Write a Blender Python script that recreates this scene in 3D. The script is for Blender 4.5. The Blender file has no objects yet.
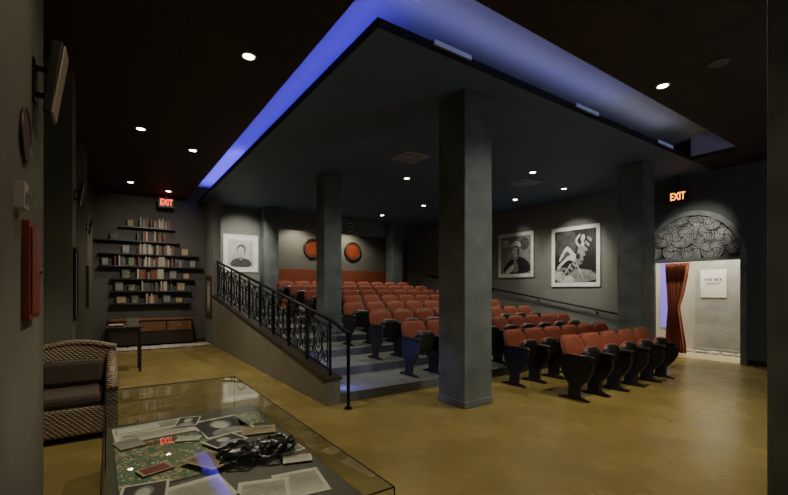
import bpy, bmesh, math, random
from mathutils import Vector, Matrix
R = random.Random(7)
scene = bpy.context.scene
COL = scene.collection

# ---------------------------------------------------------------- materials
def mat(name, c1, c2=None, rough=0.6, metal=0.0, scale=4.0, bump=0.0, bscale=40.0, emit=None, estr=0.0, spec=0.5, detail=6, rvar=0.0):
    m = bpy.data.materials.new(name); m.use_nodes = True
    nt = m.node_tree; N = nt.nodes; L = nt.links
    b = N['Principled BSDF']
    b.inputs['Roughness'].default_value = rough
    b.inputs['Metallic'].default_value = metal
    b.inputs['Specular IOR Level'].default_value = spec
    tc = N.new('ShaderNodeTexCoord')
    if c2 is None: c2 = tuple(x*0.8 for x in c1)
    nz = N.new('ShaderNodeTexNoise'); nz.inputs['Scale'].default_value = scale; nz.inputs['Detail'].default_value = detail
    L.new(tc.outputs['Object'], nz.inputs['Vector'])
    rp = N.new('ShaderNodeValToRGB')
    rp.color_ramp.elements[0].position = 0.30; rp.color_ramp.elements[1].position = 0.70
    rp.color_ramp.elements[0].color = (*c2, 1); rp.color_ramp.elements[1].color = (*c1, 1)
    L.new(nz.outputs['Fac'], rp.inputs['Fac']); L.new(rp.outputs['Color'], b.inputs['Base Color'])
    if rvar > 0:
        mr = N.new('ShaderNodeMapRange'); mr.inputs['To Min'].default_value = rough-rvar; mr.inputs['To Max'].default_value = rough+rvar
        L.new(nz.outputs['Fac'], mr.inputs['Value']); L.new(mr.outputs['Result'], b.inputs['Roughness'])
    if bump > 0:
        n2 = N.new('ShaderNodeTexNoise'); n2.inputs['Scale'].default_value = bscale
        L.new(tc.outputs['Object'], n2.inputs['Vector'])
        bp = N.new('ShaderNodeBump'); bp.inputs['Strength'].default_value = bump; bp.inputs['Distance'].default_value = 0.02
        L.new(n2.outputs['Fac'], bp.inputs['Height']); L.new(bp.outputs['Normal'], b.inputs['Normal'])
    if emit:
        b.inputs['Emission Color'].default_value = (*emit, 1); b.inputs['Emission Strength'].default_value = estr
    return m

M = {}
M['floor'] = mat('floor_epoxy', (0.335,0.262,0.085), (0.245,0.190,0.060), rough=0.27, scale=1.7, bump=0.015, bscale=9, rvar=0.05, detail=12)
M['pale'] = mat('hall_floor', (0.6,0.52,0.30), rough=0.4)
M['tier'] = mat('tier_carpet', (0.145,0.155,0.145), (0.11,0.118,0.11), rough=0.8, scale=30)
M['wallg'] = mat('olive_grey_paint', (0.205,0.21,0.185), (0.18,0.185,0.163), rough=0.8, scale=2)
M['wallr'] = mat('grey_door_wall_paint', (0.095,0.10,0.10), (0.078,0.082,0.082), rough=0.8, scale=2)
M['wallred'] = mat('terracotta_paint', (0.33,0.085,0.04), (0.28,0.07,0.035), rough=0.7, scale=3)
M['walld'] = mat('dark_brown_paint', (0.105,0.098,0.083), (0.088,0.082,0.07), rough=0.8, scale=2)
M['pil'] = mat('pilaster_plaster', (0.14,0.14,0.105), (0.10,0.10,0.078), rough=0.75, scale=1.5, bump=0.1)
M['conc'] = mat('dark_concrete', (0.175,0.20,0.19), (0.09,0.108,0.102), rough=0.55, scale=3.0, bump=0.25, bscale=18, detail=14)
M['lconc'] = mat('pale_grey_concrete', (0.42,0.42,0.39), (0.32,0.32,0.3), rough=0.6, scale=3.5, bump=0.15, bscale=15, detail=12)
M['sidew'] = mat('ramp_wall_paint', (0.25,0.24,0.195), (0.21,0.20,0.163), rough=0.7, scale=2)
M['white'] = mat('white_wall_paint', (0.62,0.60,0.52), (0.55,0.53,0.46), rough=0.7)
M['panel'] = mat('slate_ceiling_paint', (0.095,0.142,0.215), (0.083,0.127,0.193), rough=0.65, scale=1)
M['lip'] = mat('dark_lip_paint', (0.02,0.022,0.03), rough=0.8)
M['recess'] = mat('cove_paint', (0.42,0.42,0.47), (0.39,0.39,0.44), rough=0.8)
M['black'] = mat('black_plastic', (0.018,0.016,0.015), (0.014,0.012,0.011), rough=0.38)
M['iron'] = mat('wrought_iron', (0.014,0.014,0.018), rough=0.45, metal=0.6)
M['red'] = mat('rust_red_upholstery', (0.27,0.07,0.034), (0.19,0.047,0.024), rough=0.85, scale=14, bump=0.2, bscale=150)
M['redbox'] = mat('maroon_lacquer', (0.19,0.027,0.016), rough=0.45)
M['curt'] = mat('rust_velvet', (0.42,0.12,0.055), (0.28,0.075,0.035), rough=0.9, scale=10)
M['wood'] = mat('brown_wood', (0.22,0.10,0.042), (0.12,0.055,0.023), rough=0.45, scale=8)
M['dwood'] = mat('dark_wood', (0.035,0.025,0.018), rough=0.45, scale=8)
M['cush'] = mat('dark_cushion_cloth', (0.085,0.066,0.048), rough=0.9, scale=40)
M['steel'] = mat('brushed_steel', (0.5,0.5,0.48), rough=0.35, metal=1)
M['grille'] = mat('silver_reel_metal', (0.58,0.59,0.58), (0.20,0.205,0.205), rough=0.3, metal=0.35, scale=7, detail=3)
M['grilled'] = mat('dull_reel_metal', (0.07,0.07,0.07), (0.04,0.04,0.04), rough=0.45, metal=0.2, scale=14)
M['paper'] = mat('white_paper', (0.66,0.63,0.54), (0.55,0.52,0.44), rough=0.7, scale=6)
M['mattw'] = mat('white_mat_board', (0.85,0.84,0.78), rough=0.8)
M['g1'] = mat('print_black', (0.018,0.018,0.017), (0.01,0.01,0.01), rough=0.5, scale=6)
M['g2'] = mat('print_dark_grey', (0.10,0.10,0.092), (0.03,0.03,0.027), rough=0.5, scale=5, detail=5)
M['g3'] = mat('print_mid_grey', (0.30,0.30,0.275), (0.15,0.15,0.14), rough=0.5, scale=6, detail=5)
M['g4'] = mat('print_light_grey', (0.62,0.62,0.57), (0.38,0.38,0.35), rough=0.5, scale=6, detail=5)
M['porth'] = mat('brick_red_disc', (0.42,0.08,0.03), (0.24,0.045,0.018), rough=0.35, scale=3)
M['lamp'] = mat('lamp_glow', (1,0.9,0.7), rough=0.5, emit=(1.0,0.86,0.6), estr=30)
M['fluor'] = mat('frosted_diffuser', (0.34,0.38,0.6), rough=0.5, emit=(0.4,0.48,1.0), estr=0.16)
M['trimw'] = mat('lamp_trim_enamel', (0.42,0.40,0.36), rough=0.4)
M['ventg'] = mat('pale_vent_enamel', (0.40,0.44,0.47), (0.36,0.40,0.43), rough=0.5)
M['ventd'] = mat('vent_slot_grey', (0.10,0.12,0.14), rough=0.6)
M['palef'] = mat('pale_speaker_face', (0.34,0.28,0.20), (0.26,0.21,0.15), rough=0.6, scale=12)
M['rbrown'] = mat('reddish_brown_lacquer', (0.12,0.045,0.028), (0.08,0.03,0.02), rough=0.5)
M['dgrey'] = mat('dim_grey_enamel', (0.13,0.125,0.11), rough=0.5)
M['exr'] = mat('exit_red_letters', (0.8,0.1,0.03), rough=0.5, emit=(1,0.05,0.015), estr=4)
M['exo'] = mat('exit_amber_letters', (0.8,0.2,0.04), rough=0.5, emit=(1,0.30,0.03), estr=4)
M['peb'] = mat('pebble_stone', (0.6,0.57,0.5), (0.35,0.33,0.28), rough=0.7, scale=7)
M['leather'] = mat('worn_black_leather', (0.02,0.018,0.016), (0.01,0.009,0.008), rough=0.3, scale=20, bump=0.5, bscale=30)
M['tray'] = mat('olive_display_cloth', (0.07,0.063,0.035), (0.05,0.046,0.026), rough=0.5, scale=3)
M['violet'] = mat('violet_glow_paint', (0.2,0.15,0.5), rough=0.6, emit=(0.25,0.15,0.9), estr=0.8)
M['darkgreen'] = mat('dark_green_print', (0.03,0.07,0.04), (0.015,0.035,0.02), rough=0.6, scale=20)
M['tan'] = mat('tan_paper', (0.42,0.33,0.19), (0.30,0.23,0.12), rough=0.7, scale=8)
M['blueled'] = mat('blue_step_led', (0.1,0.1,0.8), rough=0.5, emit=(0.12,0.15,1.0), estr=6)

def tile_mat():
    m = bpy.data.materials.new('dark_ceiling_tile'); m.use_nodes = True
    nt = m.node_tree; N = nt.nodes; L = nt.links; b = N['Principled BSDF']
    tc = N.new('ShaderNodeTexCoord'); br = N.new('ShaderNodeTexBrick')
    br.offset = 0.0; br.inputs['Scale'].default_value = 1.0
    br.inputs['Brick Width'].default_value = 0.61; br.inputs['Row Height'].default_value = 0.61
    br.inputs['Mortar Size'].default_value = 0.010
    br.inputs['Color1'].default_value = (0.030,0.016,0.015,1); br.inputs['Color2'].default_value = (0.034,0.019,0.017,1)
    br.inputs['Mortar'].default_value = (0.012,0.007,0.006,1)
    L.new(tc.outputs['Object'], br.inputs['Vector']); L.new(br.outputs['Color'], b.inputs['Base Color'])
    b.inputs['Roughness'].default_value = 0.7
    return m
M['tile'] = tile_mat()
def wicker_mat():
    m = bpy.data.materials.new('woven_wicker'); m.use_nodes = True
    nt = m.node_tree; N = nt.nodes; L = nt.links; b = N['Principled BSDF']
    tc = N.new('ShaderNodeTexCoord'); w1 = N.new('ShaderNodeTexWave'); w2 = N.new('ShaderNodeTexWave')
    w1.bands_direction = 'Z'; w1.inputs['Scale'].default_value = 16; w1.inputs['Distortion'].default_value = 1.5
    w2.bands_direction = 'DIAGONAL'; w2.inputs['Scale'].default_value = 14; w2.inputs['Distortion'].default_value = 1.0
    L.new(tc.outputs['Object'], w1.inputs[0]); L.new(tc.outputs['Object'], w2.inputs[0])
    mu = N.new('ShaderNodeMath'); mu.operation = 'MULTIPLY'; L.new(w1.outputs['Fac'], mu.inputs[0]); L.new(w2.outputs['Fac'], mu.inputs[1])
    rp = N.new('ShaderNodeValToRGB'); rp.color_ramp.elements[0].color = (0.08,0.06,0.04,1); rp.color_ramp.elements[1].color = (0.50,0.39,0.26,1)
    rp.color_ramp.elements[1].position = 0.6
    L.new(mu.outputs[0], rp.inputs[0]); L.new(rp.outputs[0], b.inputs['Base Color'])
    bp = N.new('ShaderNodeBump'); bp.inputs['Strength'].default_value = 0.6; bp.inputs['Distance'].default_value = 0.01
    L.new(mu.outputs[0], bp.inputs['Height']); L.new(bp.outputs[0], b.inputs['Normal']); b.inputs['Roughness'].default_value = 0.6
    return m
M['wick'] = wicker_mat()
def poster_mat():
    m = bpy.data.materials.new('printed_poster'); m.use_nodes = True
    nt = m.node_tree; N = nt.nodes; L = nt.links; b = N['Principled BSDF']
    tc = N.new('ShaderNodeTexCoord'); vo = N.new('ShaderNodeTexVoronoi'); vo.inputs['Scale'].default_value = 34
    nz = N.new('ShaderNodeTexNoise'); nz.inputs['Scale'].default_value = 12
    L.new(tc.outputs['Object'], nz.inputs['Vector'])
    mx = N.new('ShaderNodeMixRGB'); mx.inputs[0].default_value = 0.4
    L.new(tc.outputs['Object'], mx.inputs[1]); L.new(nz.outputs['Color'], mx.inputs[2]); L.new(mx.outputs[0], vo.inputs['Vector'])
    rp = N.new('ShaderNodeValToRGB'); cr = rp.color_ramp; cr.interpolation = 'CONSTANT'
    cols = [(0,(0.045,0.11,0.06)),(0.35,(0.09,0.18,0.08)),(0.52,(0.42,0.35,0.19)),(0.64,(0.28,0.12,0.04)),(0.72,(0.05,0.14,0.10)),(0.90,(0.5,0.45,0.3))]
    cr.elements[0].color = (*cols[0][1],1); cr.elements[1].position = cols[1][0]; cr.elements[1].color = (*cols[1][1],1)
    for p,c in cols[2:]:
        e = cr.elements.new(p); e.color = (*c,1)
    sp = N.new('ShaderNodeSeparateColor'); L.new(vo.outputs['Color'], sp.inputs[0]); L.new(sp.outputs[0], rp.inputs['Fac'])
    L.new(rp.outputs['Color'], b.inputs['Base Color']); b.inputs['Roughness'].default_value = 0.6
    return m
M['poster'] = poster_mat()
def glass_mat():
    m = bpy.data.materials.new('clear_glass'); m.use_nodes = True
    nt = m.node_tree; N = nt.nodes; L = nt.links; N.remove(N['Principled BSDF']); out = N['Material Output']
    t = N.new('ShaderNodeBsdfTransparent'); t.inputs[0].default_value = (0.95,0.97,0.94,1)
    g = N.new('ShaderNodeBsdfGlossy'); g.inputs['Roughness'].default_value = 0.01
    lw = N.new('ShaderNodeLayerWeight'); lw.inputs['Blend'].default_value = 0.5
    pw = N.new('ShaderNodeMath'); pw.operation = 'POWER'; pw.inputs[1].default_value = 3.4; L.new(lw.outputs['Facing'], pw.inputs[0])
    ml = N.new('ShaderNodeMath'); ml.operation = 'MULTIPLY_ADD'; ml.inputs[1].default_value = 0.4; ml.inputs[2].default_value = 0.16; L.new(pw.outputs[0], ml.inputs[0])
    mx = N.new('ShaderNodeMixShader'); L.new(ml.outputs[0], mx.inputs[0]); L.new(t.outputs[0], mx.inputs[1]); L.new(g.outputs[0], mx.inputs[2])
    L.new(mx.outputs[0], out.inputs['Surface']); return m
M['glass'] = glass_mat()

# ---------------------------------------------------------------- mesh builder
class MB:
    def __init__(s): s.bm = bmesh.new()
    def face(s, vs, mi=0):
        f = s.bm.faces.new([s.bm.verts.new(v) for v in vs]); f.material_index = mi; return f
    def box(s, x0,x1,y0,y1,z0,z1, mi=0):
        v = [s.bm.verts.new(p) for p in [(x0,y0,z0),(x1,y0,z0),(x1,y1,z0),(x0,y1,z0),(x0,y0,z1),(x1,y0,z1),(x1,y1,z1),(x0,y1,z1)]]
        for q in [(3,2,1,0),(4,5,6,7),(0,1,5,4),(1,2,6,5),(2,3,7,6),(3,0,4,7)]:
            f = s.bm.faces.new([v[i] for i in q]); f.material_index = mi
    def loft(s, loops, mi=0, caps=True, mis=None):
        rs = [[s.bm.verts.new(p) for p in lp] for lp in loops]; n = len(rs[0])
        for i in range(len(rs)-1):
            for j in range(n):
                f = s.bm.faces.new([rs[i][j], rs[i][(j+1)%n], rs[i+1][(j+1)%n], rs[i+1][j]])
                f.material_index = mis[i] if mis else mi
        if caps:
            f = s.bm.faces.new(rs[0][::-1]); f.material_index = mis[0] if mis else mi
            f = s.bm.faces.new(rs[-1]); f.material_index = mis[-1] if mis else mi
    def prism(s, pts, axis, a0, a1, mi=0):
        def P(p, a):
            if axis == 'x': return (a, p[0], p[1])
            if axis == 'y': return (p[0], a, p[1])
            return (p[0], p[1], a)
        s.loft([[P(p,a0) for p in pts],[P(p,a1) for p in pts]], mi)
    def tube(s, pts, r, seg=6, mi=0, closed=False):
        pts = [Vector(p) for p in pts]; n = len(pts); loops = []
        prev = None
        for i,p in enumerate(pts):
            if closed: t = pts[(i+1)%n]-pts[i-1]
            else: t = pts[min(i+1,n-1)]-pts[max(i-1,0)]
            t.normalize()
            if prev is None:
                a = Vector((0,0,1)) if abs(t.z) < 0.9 else Vector((1,0,0))
                x = t.cross(a).normalized()
            else:
                x = (prev - t*prev.dot(t)).normalized()
            prev = x; y = t.cross(x)
            rr = r[i] if isinstance(r,(list,tuple)) else r
            loops.append([p + (x*math.cos(2*math.pi*k/seg)+y*math.sin(2*math.pi*k/seg))*rr for k in range(seg)])
        if closed: loops.append(loops[0]); s.loft(loops, mi, caps=False)
        else: s.loft(loops, mi)
    def cyl(s, p0, p1, r, seg=16, mi=0, r2=None):
        s.tube([p0,p1], [r, r if r2 is None else r2], seg, mi)
    def ell(s, c, rx, ry, rz, mi=0, seg=12):
        m = Matrix.Translation(c) @ Matrix.Diagonal((rx,ry,rz,1))
        r = bmesh.ops.create_uvsphere(s.bm, u_segments=seg, v_segments=max(6,seg//2), radius=1, matrix=m)
        for v in r['verts']:
            for f in v.link_faces: f.material_index = mi
    def obj(s, name, mats, parent=None, smooth=False, bevel=0, loc=None, rot=None):
        bmesh.ops.recalc_face_normals(s.bm, faces=s.bm.faces[:])
        me = bpy.data.meshes.new(name); s.bm.to_mesh(me); s.bm.free()
        for m in mats: me.materials.append(M[m])
        if smooth:
            for p in me.polygons: p.use_smooth = True
        o = bpy.data.objects.new(name, me); COL.objects.link(o)
        if smooth:
            try:
                me.set_sharp_from_angle(angle=math.radians(50))
            except Exception: pass
        if bevel:
            b = o.modifiers.new('b','BEVEL'); b.width = bevel; b.segments = 2; b.limit_method = 'ANGLE'
        if parent: o.parent = parent
        if loc: o.location = loc
        if rot: o.rotation_euler = rot
        return o
def top(o, label, cat, group=None, kind=None):
    o['label'] = label; o['category'] = cat
    if group: o['group'] = group
    if kind: o['kind'] = kind
    return o
def struct(o, label=None, cat=None):
    o['kind'] = 'structure'
    if label: o['label'] = label
    if cat: o['category'] = cat
    return o
def empty(name, loc=(0,0,0), rot=(0,0,0)):
    e = bpy.data.objects.new(name, None); e.location = loc; e.rotation_euler = rot; e.empty_display_size = 0.1
    COL.objects.link(e); return e
def dup(src, loc, rotz=None):
    kids = list(src.children)
    n = src.copy(); COL.objects.link(n); n.location = loc
    if rotz is not None: n.rotation_euler = (0,0,rotz)
    for c in kids:
        gk = list(c.children)
        k = c.copy(); COL.objects.link(k); k.parent = n
        for g in gk:
            h = g.copy(); COL.objects.link(h); h.parent = k
    return n

CZ = 4.04      # ceiling height
XR = 10.55; YB = 13.1; YF = -1.6
# ---------------------------------------------------------------- structure
m = MB(); m.box(-1.2,XR,YF-0.2,YB+0.2,-0.12,0); struct(m.obj('floor',['floor']),'glossy mottled ochre epoxy concrete floor','floor')
m = MB()
pts = [(4.9,0.0)]; z = 0
for k in range(2,9):
    v = 4.9+1.02*(k-2); pts.append((v,z)) if k>2 else None
    z = 0.13*(k-1); pts.append((v,z))
pts.append((14.3,z)); pts.append((14.3,0.0))
pp = []
for p in pts:
    if not pp or pp[-1] != p: pp.append(p)
m.prism([(a,b+0.001) for a,b in pp],'x',2.5,XR)
struct(m.obj('floor',['tier']),'stepped grey carpeted seating tiers','floor')

m = MB()
m.box(-1.0,-0.8,YF,YB,0,CZ)
for a,b in [(0.2,1.0),(2.1,3.45),(5.9,6.5),(9.0,9.6),(12.3,YB)]:
    m.box(-0.8,-0.35,a,b,0,CZ)
struct(m.obj('wall_left',['pil']),'grey green plastered wall with pilasters','wall')
m = MB(); m.box(-1.0,2.3,YB,YB+0.15,0,CZ); struct(m.obj('wall_back',['walld']),'dark brown painted lobby wall','wall')
m = MB(); m.box(2.3,2.5,12.0,YB+0.15,0,CZ); struct(m.obj('wall_return',['wallg']),'short grey return wall','wall')
m = MB()
m.box(2.5,4.3,YB,YB+0.15,0.9,CZ)
m.box(4.3,XR,YB,YB+0.15,3.5,CZ)
m.box(4.2,4.3,YB+0.15,14.3,0.9,CZ)
struct(m.obj('wall_theater',['wallg']),'olive grey auditorium rear wall and soffit','wall')
m = MB(); m.box(4.3,XR,14.3,14.42,0.9,CZ,0); m.box(4.3,XR,14.28,14.3,0.9,2.25,1)
struct(m.obj('wall_alcove',['wallg','wallred']),'alcove wall with terracotta lower band','wall')
m = MB(); m.box(4.3,XR,YB+0.15,14.3,3.7,3.8); struct(m.obj('ceiling',['panel']),'alcove ceiling','ceiling')
DV0,DV1,DH = 2.9,4.6,2.2
m = MB()
m.box(XR,XR+0.25,YF,DV0,0,CZ,1); m.box(XR,XR+0.25,DV1,14.42,0,CZ,0); m.box(XR,XR+0.25,DV0,DV1,DH,CZ,1)
struct(m.obj('wall_right',['wallg','wallr']),'olive grey wall with arched doorway','wall')
m = MB(); m.box(-1.0,XR,YF-0.15,YF,0,CZ); struct(m.obj('wall_front',['wallg']),'plain grey wall','wall')
m = MB(); m.box(XR,12.6,1.0,6.2,-0.12,0); struct(m.obj('floor',['pale']),'pale hall floor','floor')
m = MB(); m.box(12.4,12.55,1.0,6.2,0,2.9); m.box(XR+0.25,12.4,0.9,1.0,0,2.9); m.box(XR+0.25,12.4,6.1,6.2,0,2.9)
struct(m.obj('wall_hall',['white']),'white hall wall','wall')
m = MB(); m.box(XR+0.25,12.6,0.9,6.2,2.9,3.0); struct(m.obj('ceiling',['white']),'hall ceiling','ceiling')
m = MB(); m.box(12.36,12.398,4.85,5.15,0.5,2.3); top(m.obj('violet_glow_panel',['violet']),'violet glow on hall wall, put in as an emissive panel','glow panel')  # emissive box imitates a violet glow on the hall wall

# ceilings
GU0,GV0,GU1 = 1.77,2.58,9.40
m = MB()
m.box(-1.0,GU0,YF,YB,CZ,CZ+0.08); m.box(GU0,XR,YF,GV0,CZ,CZ+0.08); m.box(GU1,XR,GV0,3.375,CZ,CZ+0.08)
struct(m.obj('ceiling',['tile']),'dark ceiling tiles in a grid','ceiling')
m = MB()
m.box(2.135,XR,3.375,YB,CZ,CZ+0.06)
struct(m.obj('ceiling',['panel']),'lowered slate ceiling panel above the seats','ceiling')
m = MB()
T = 4.50
m.box(GU0-0.1,XR,GV0-0.1,YB,T,T+0.05)
m.box(GU0-0.06,GU0,GV0,YB,CZ+0.08,T); m.box(GU0-0.06,GU1,GV0-0.06,GV0,CZ+0.08,T)
m.box(GU1,GU1+0.06,GV0,3.375,CZ+0.08,T)
struct(m.obj('ceiling',['recess']),'blue lit cove recess','ceiling')
m = MB(); m.box(2.125,2.135,3.365,YB,CZ-0.005,CZ+0.09); m.box(2.125,GU1,3.365,3.375,CZ-0.005,CZ+0.09)
struct(m.obj('trim_1',['lip']),'thin lip along ceiling panel edge','trim')
for a,b in [(2.8,3.36),(5.4,6.0),(7.9,8.5)]:
    m = MB(); m.box(a,b,3.335,3.364,CZ+0.04,CZ+0.10,1); m.box(a+0.01,b-0.01,3.325,3.334,CZ+0.045,CZ+0.095,0)
    top(m.obj('linear_light_fixture',['fluor','dgrey'],bevel=0.004),'frosted linear fixture on the ceiling panel edge','light fixture','linear fixtures on the ceiling panel')

def zw(v): return 0.33+0.14*(v-4.9)
m = MB(); m.prism([(4.88,0),(12.0,0),(12.0,zw(12.0)),(4.88,zw(4.88))],'x',2.3,2.5)
struct(m.obj('wall_stair',['sidew']),'sloping grey wall beside seating tiers','wall')
m = MB(); m.prism([(4.86,zw(4.86)),(12.0,zw(12.0)),(12.0,zw(12.0)+0.03),(4.86,zw(4.86)+0.03)],'x',2.28,2.52)
struct(m.obj('trim_2',['dwood']),'dark cap on the sloping wall','trim')
m = MB(); m.box(-0.35,2.3,YB-0.02,YB,0,0.1); struct(m.obj('baseboard_back',['dwood']),'dark wooden baseboard','baseboard')
m = MB(); m.box(XR-0.02,XR,YF,DV0-0.1,0,0.1); struct(m.obj('baseboard_right',['dwood']),'dark wooden baseboard','baseboard')

def column(u,v,w,z0,z1,label,mt='conc',w2=None):
    m = MB(); h = w/2; g = (w2 or w)/2; m.box(-h,h,-g,g,0,z1-z0)
    m.box(-h-0.012,h+0.012,-g-0.012,g+0.012,0,0.09)
    o = m.obj('column',[mt],bevel=0.012,loc=(u,v,z0)); top(o,label,'column','square concrete columns'); return o
column(3.93,4.03,0.5,0,CZ-0.002,'dark grey square concrete column in front of seats')
column(8.85,4.15,0.5,0,CZ-0.002,'dark grey square concrete column near arched doorway')
column(4.02,8.4,0.42,0.521,CZ-0.002,'dark grey square concrete column among the seats')
column(8.85,8.4,0.42,0.521,CZ-0.002,'dark grey square concrete column among the seats')
column(8.85,12.85,0.45,0.911,CZ-0.002,'grey square concrete column at the rear alcove')
column(4.1,12.84,0.45,0.911,CZ-0.002,'grey square concrete column at the rear wall')
column(3.53,0.52,0.52,0,CZ-0.002,'olive grey square column on lobby floor')
column(12.15,3.72,0.42,0.0,2.898,'pale grey concrete pier in the hall','lconc',0.95)

# ---------------------------------------------------------------- theater chairs
def rrect(w,h,r,n=6):
    P = []
    for cx,cz,a0 in [(w/2-r,h-r,0),(-w/2+r,h-r,90),(-w/2+r*0.6,r*0.6,180),(w/2-r*0.6,r*0.6,270)]:
        rr = r if cz > h/2 else r*0.6
        for i in range(n+1):
            a = math.radians(a0+90*i/n); P.append((cx+rr*math.cos(a), cz+rr*math.sin(a)))
    return P
def pillow(m, w,h,r, layers, base, ang):
    P = rrect(w,h,r); loops = []; mis = []
    ca,sa = math.cos(ang), math.sin(ang)
    for y,s,mi in layers:
        lp = []
        for x,z in P:
            X = x*s; Z = h/2+(z-h/2)*s
            lp.append((base[0]+X, base[1]+y*ca + Z*sa, base[2]+Z*ca - y*sa))
        loops.append(lp); mis.append(mi)
    m.loft(loops, mis=mis)
CH = empty('theater_chair')
m = MB()
pillow(m,0.505,0.50,0.12,[(-0.045,0.62,0),(-0.04,0.78,0),(-0.028,0.88,0),(-0.012,0.93,0),(0.002,0.945,0),(0.008,1.0,1),(0.028,1.0,1),(0.05,0.94,1),(0.058,0.8,1)],(0,0.09,0.38),math.radians(17))
m.obj('backrest',['red','black'],CH,smooth=True)
m = MB()
pillow(m,0.445,0.36,0.14,[(-0.06,0.66,0),(-0.05,0.86,0),(-0.025,0.98,0),(0.0,1.0,1),(0.035,0.98,1),(0.055,0.86,1),(0.06,0.6,1)],(0,-0.03,0.36),math.radians(-11))
m.obj('seat',['black','red'],CH,smooth=True)
for sx in (-1,1):
    m = MB(); a,b = (sx*0.259, sx*0.224)
    m.prism([(-0.21,0.001),(0.25,0.001),(0.25,0.022),(0.10,0.055),(0.09,0.20),(0.16,0.29),(0.21,0.42),(0.215,0.52),(0.18,0.575),(-0.22,0.575),(-0.265,0.52),(-0.26,0.42),(-0.20,0.30),(-0.09,0.19),(-0.08,0.055),(-0.21,0.022)],'x',a,b)
    m.obj('side_panel',['black'],CH,bevel=0.008)
    m = MB(); a,b = sorted((sx*0.2605, sx*0.210))
    m.prism([(-0.28,0.59),(-0.26,0.576),(0.17,0.576),(0.19,0.59),(0.18,0.612),(0.0,0.62),(-0.26,0.615)],'x',a,b)
    m.obj('armrest',['black'],CH,bevel=0.008)
rows = [(0,5.22,5),(1,5.22,6)]+[(k,3.92,9) for k in range(2,9)]
first = True
for k,u0,n in rows:
    yc = 3.25+1.02*k; zz = 0 if k<2 else 0.13*(k-1)+0.001
    for i in range(n):
        u = u0+0.262+0.524*i
        if any(abs(u-cu)<0.50 and abs(yc-cv)<0.50 for cu,cv in [(4.02,8.4),(8.85,8.4)]): continue
        if first: o = CH; o.location = (u,yc,zz); first = False
        else: o = dup(CH,(u,yc,zz))
        top(o,'rust red folded theater chair on '+('bare floor' if k<2 else 'carpeted tier'),'chair','theater chairs in row '+['one','two','three','four','five','six','seven','eight','nine'][k])

# ---------------------------------------------------------------- stair railing
def zr(v): return 1.06+0.167*(v-4.69)
RL = empty('stair_railing',(2.4,8,zw(8)+0.03)); 
def robj(m,name,**k):
    o = m.obj(name,['iron'],**k); o.parent = RL; o.matrix_parent_inverse = Matrix.Translation((-2.4,-8,-(zw(8)+0.03))); return o
U = 2.4
m = MB(); m.tube([(U,11.95,zr(11.95)),(U,8,zr(8)),(U,4.9,zr(4.9)),(2.48,4.66,0.96),(2.48,4.60,0.93)],0.026,8); robj(m,'handrail',smooth=True)
m = MB(); m.tube([(U,11.95,zr(11.95)-0.1),(U,4.95,zr(4.95)-0.1)],0.012,6); robj(m,'upper_rail',smooth=True)
m = MB(); m.tube([(U,11.95,zw(11.95)+0.10),(U,4.95,zw(4.95)+0.10)],0.014,6); robj(m,'bottom_rail',smooth=True)
nb = 9; v0 = 4.98; L = (11.9-v0)/nb
for i in range(nb+1):
    v = v0+i*L; m = MB(); m.box(U-0.015,U+0.015,v-0.015,v+0.015,zw(v)+0.031,zr(v)); robj(m,'post')
def spiral(cx,cy,r0,r1,a0,a1,n=14):
    return [(cx+(r0+(r1-r0)*t/n)*math.cos(math.radians(a0+(a1-a0)*t/n)), cy+(r0+(r1-r0)*t/n)*math.sin(math.radians(a0+(a1-a0)*t/n))) for t in range(n+1)]
for i in range(nb):
    a = v0+i*L; m = MB()
    def P(s,t):
        v = a+s*L; zb = zw(v)+0.10; H = (zr(v)-0.1)-zb; return (U,v,zb+t*H)
    E = [P(0.5+0.17*math.cos(x), 0.5+0.30*math.sin(x)) for x in [2*math.pi*q/20 for q in range(20)]]
    m.tube(E,0.011,5,closed=True)
    E = [P(0.5+0.09*math.cos(x), 0.5+0.15*math.sin(x)) for x in [2*math.pi*q/14 for q in range(14)]]
    m.tube(E,0.008,5,closed=True)
    for sx in (-1,1):
        for sy in (-1,1):
            sp = spiral(0,0,0.19,0.04,-80,330)
            m.tube([P(0.5+sx*(0.31+p[0]*0.6),0.5+sy*(0.26+p[1]*0.9)) for p in sp],0.009,5)
            m.tube([P(0.5+sx*0.17,0.5+sy*0.02),P(0.5+sx*0.22,0.5+sy*0.2),P(0.5+sx*0.14,0.5+sy*0.4),P(0.5+sx*0.02,0.5+sy*0.5)],0.009,5)
        m.tube([P(0.5+sx*0.40,0.0),P(0.5+sx*0.40,1.0)],0.008,5)
    m.tube([P(0.5,0.0),P(0.5,0.2)],0.009,5); m.tube([P(0.5,0.8),P(0.5,1.0)],0.009,5)
    robj(m,'scroll_panel',smooth=True)
m = MB(); m.cyl((2.48,4.62,0.001),(2.48,4.62,0.94),0.022,10); m.cyl((2.48,4.62,0.001),(2.48,4.62,0.02),0.05,12); m.ell((2.48,4.62,0.95),0.035,0.035,0.035); robj(m,'newel_post',smooth=True)
top(RL,'black wrought iron stair railing with scroll panels','railing')
WR = empty('wall_handrail',(XR,9,1.6))
def wobj(m,name): 
    o = m.obj(name,['iron'],smooth=True); o.parent = WR; o.matrix_parent_inverse = Matrix.Translation((-XR,-9,-1.6)); return o
m = MB(); m.tube([(XR-0.01,5.1,0.86),(XR-0.09,5.15,0.87),(XR-0.09,12.9,2.1),(XR-0.01,12.95,2.1)],0.024,8); wobj(m,'rail')
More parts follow.
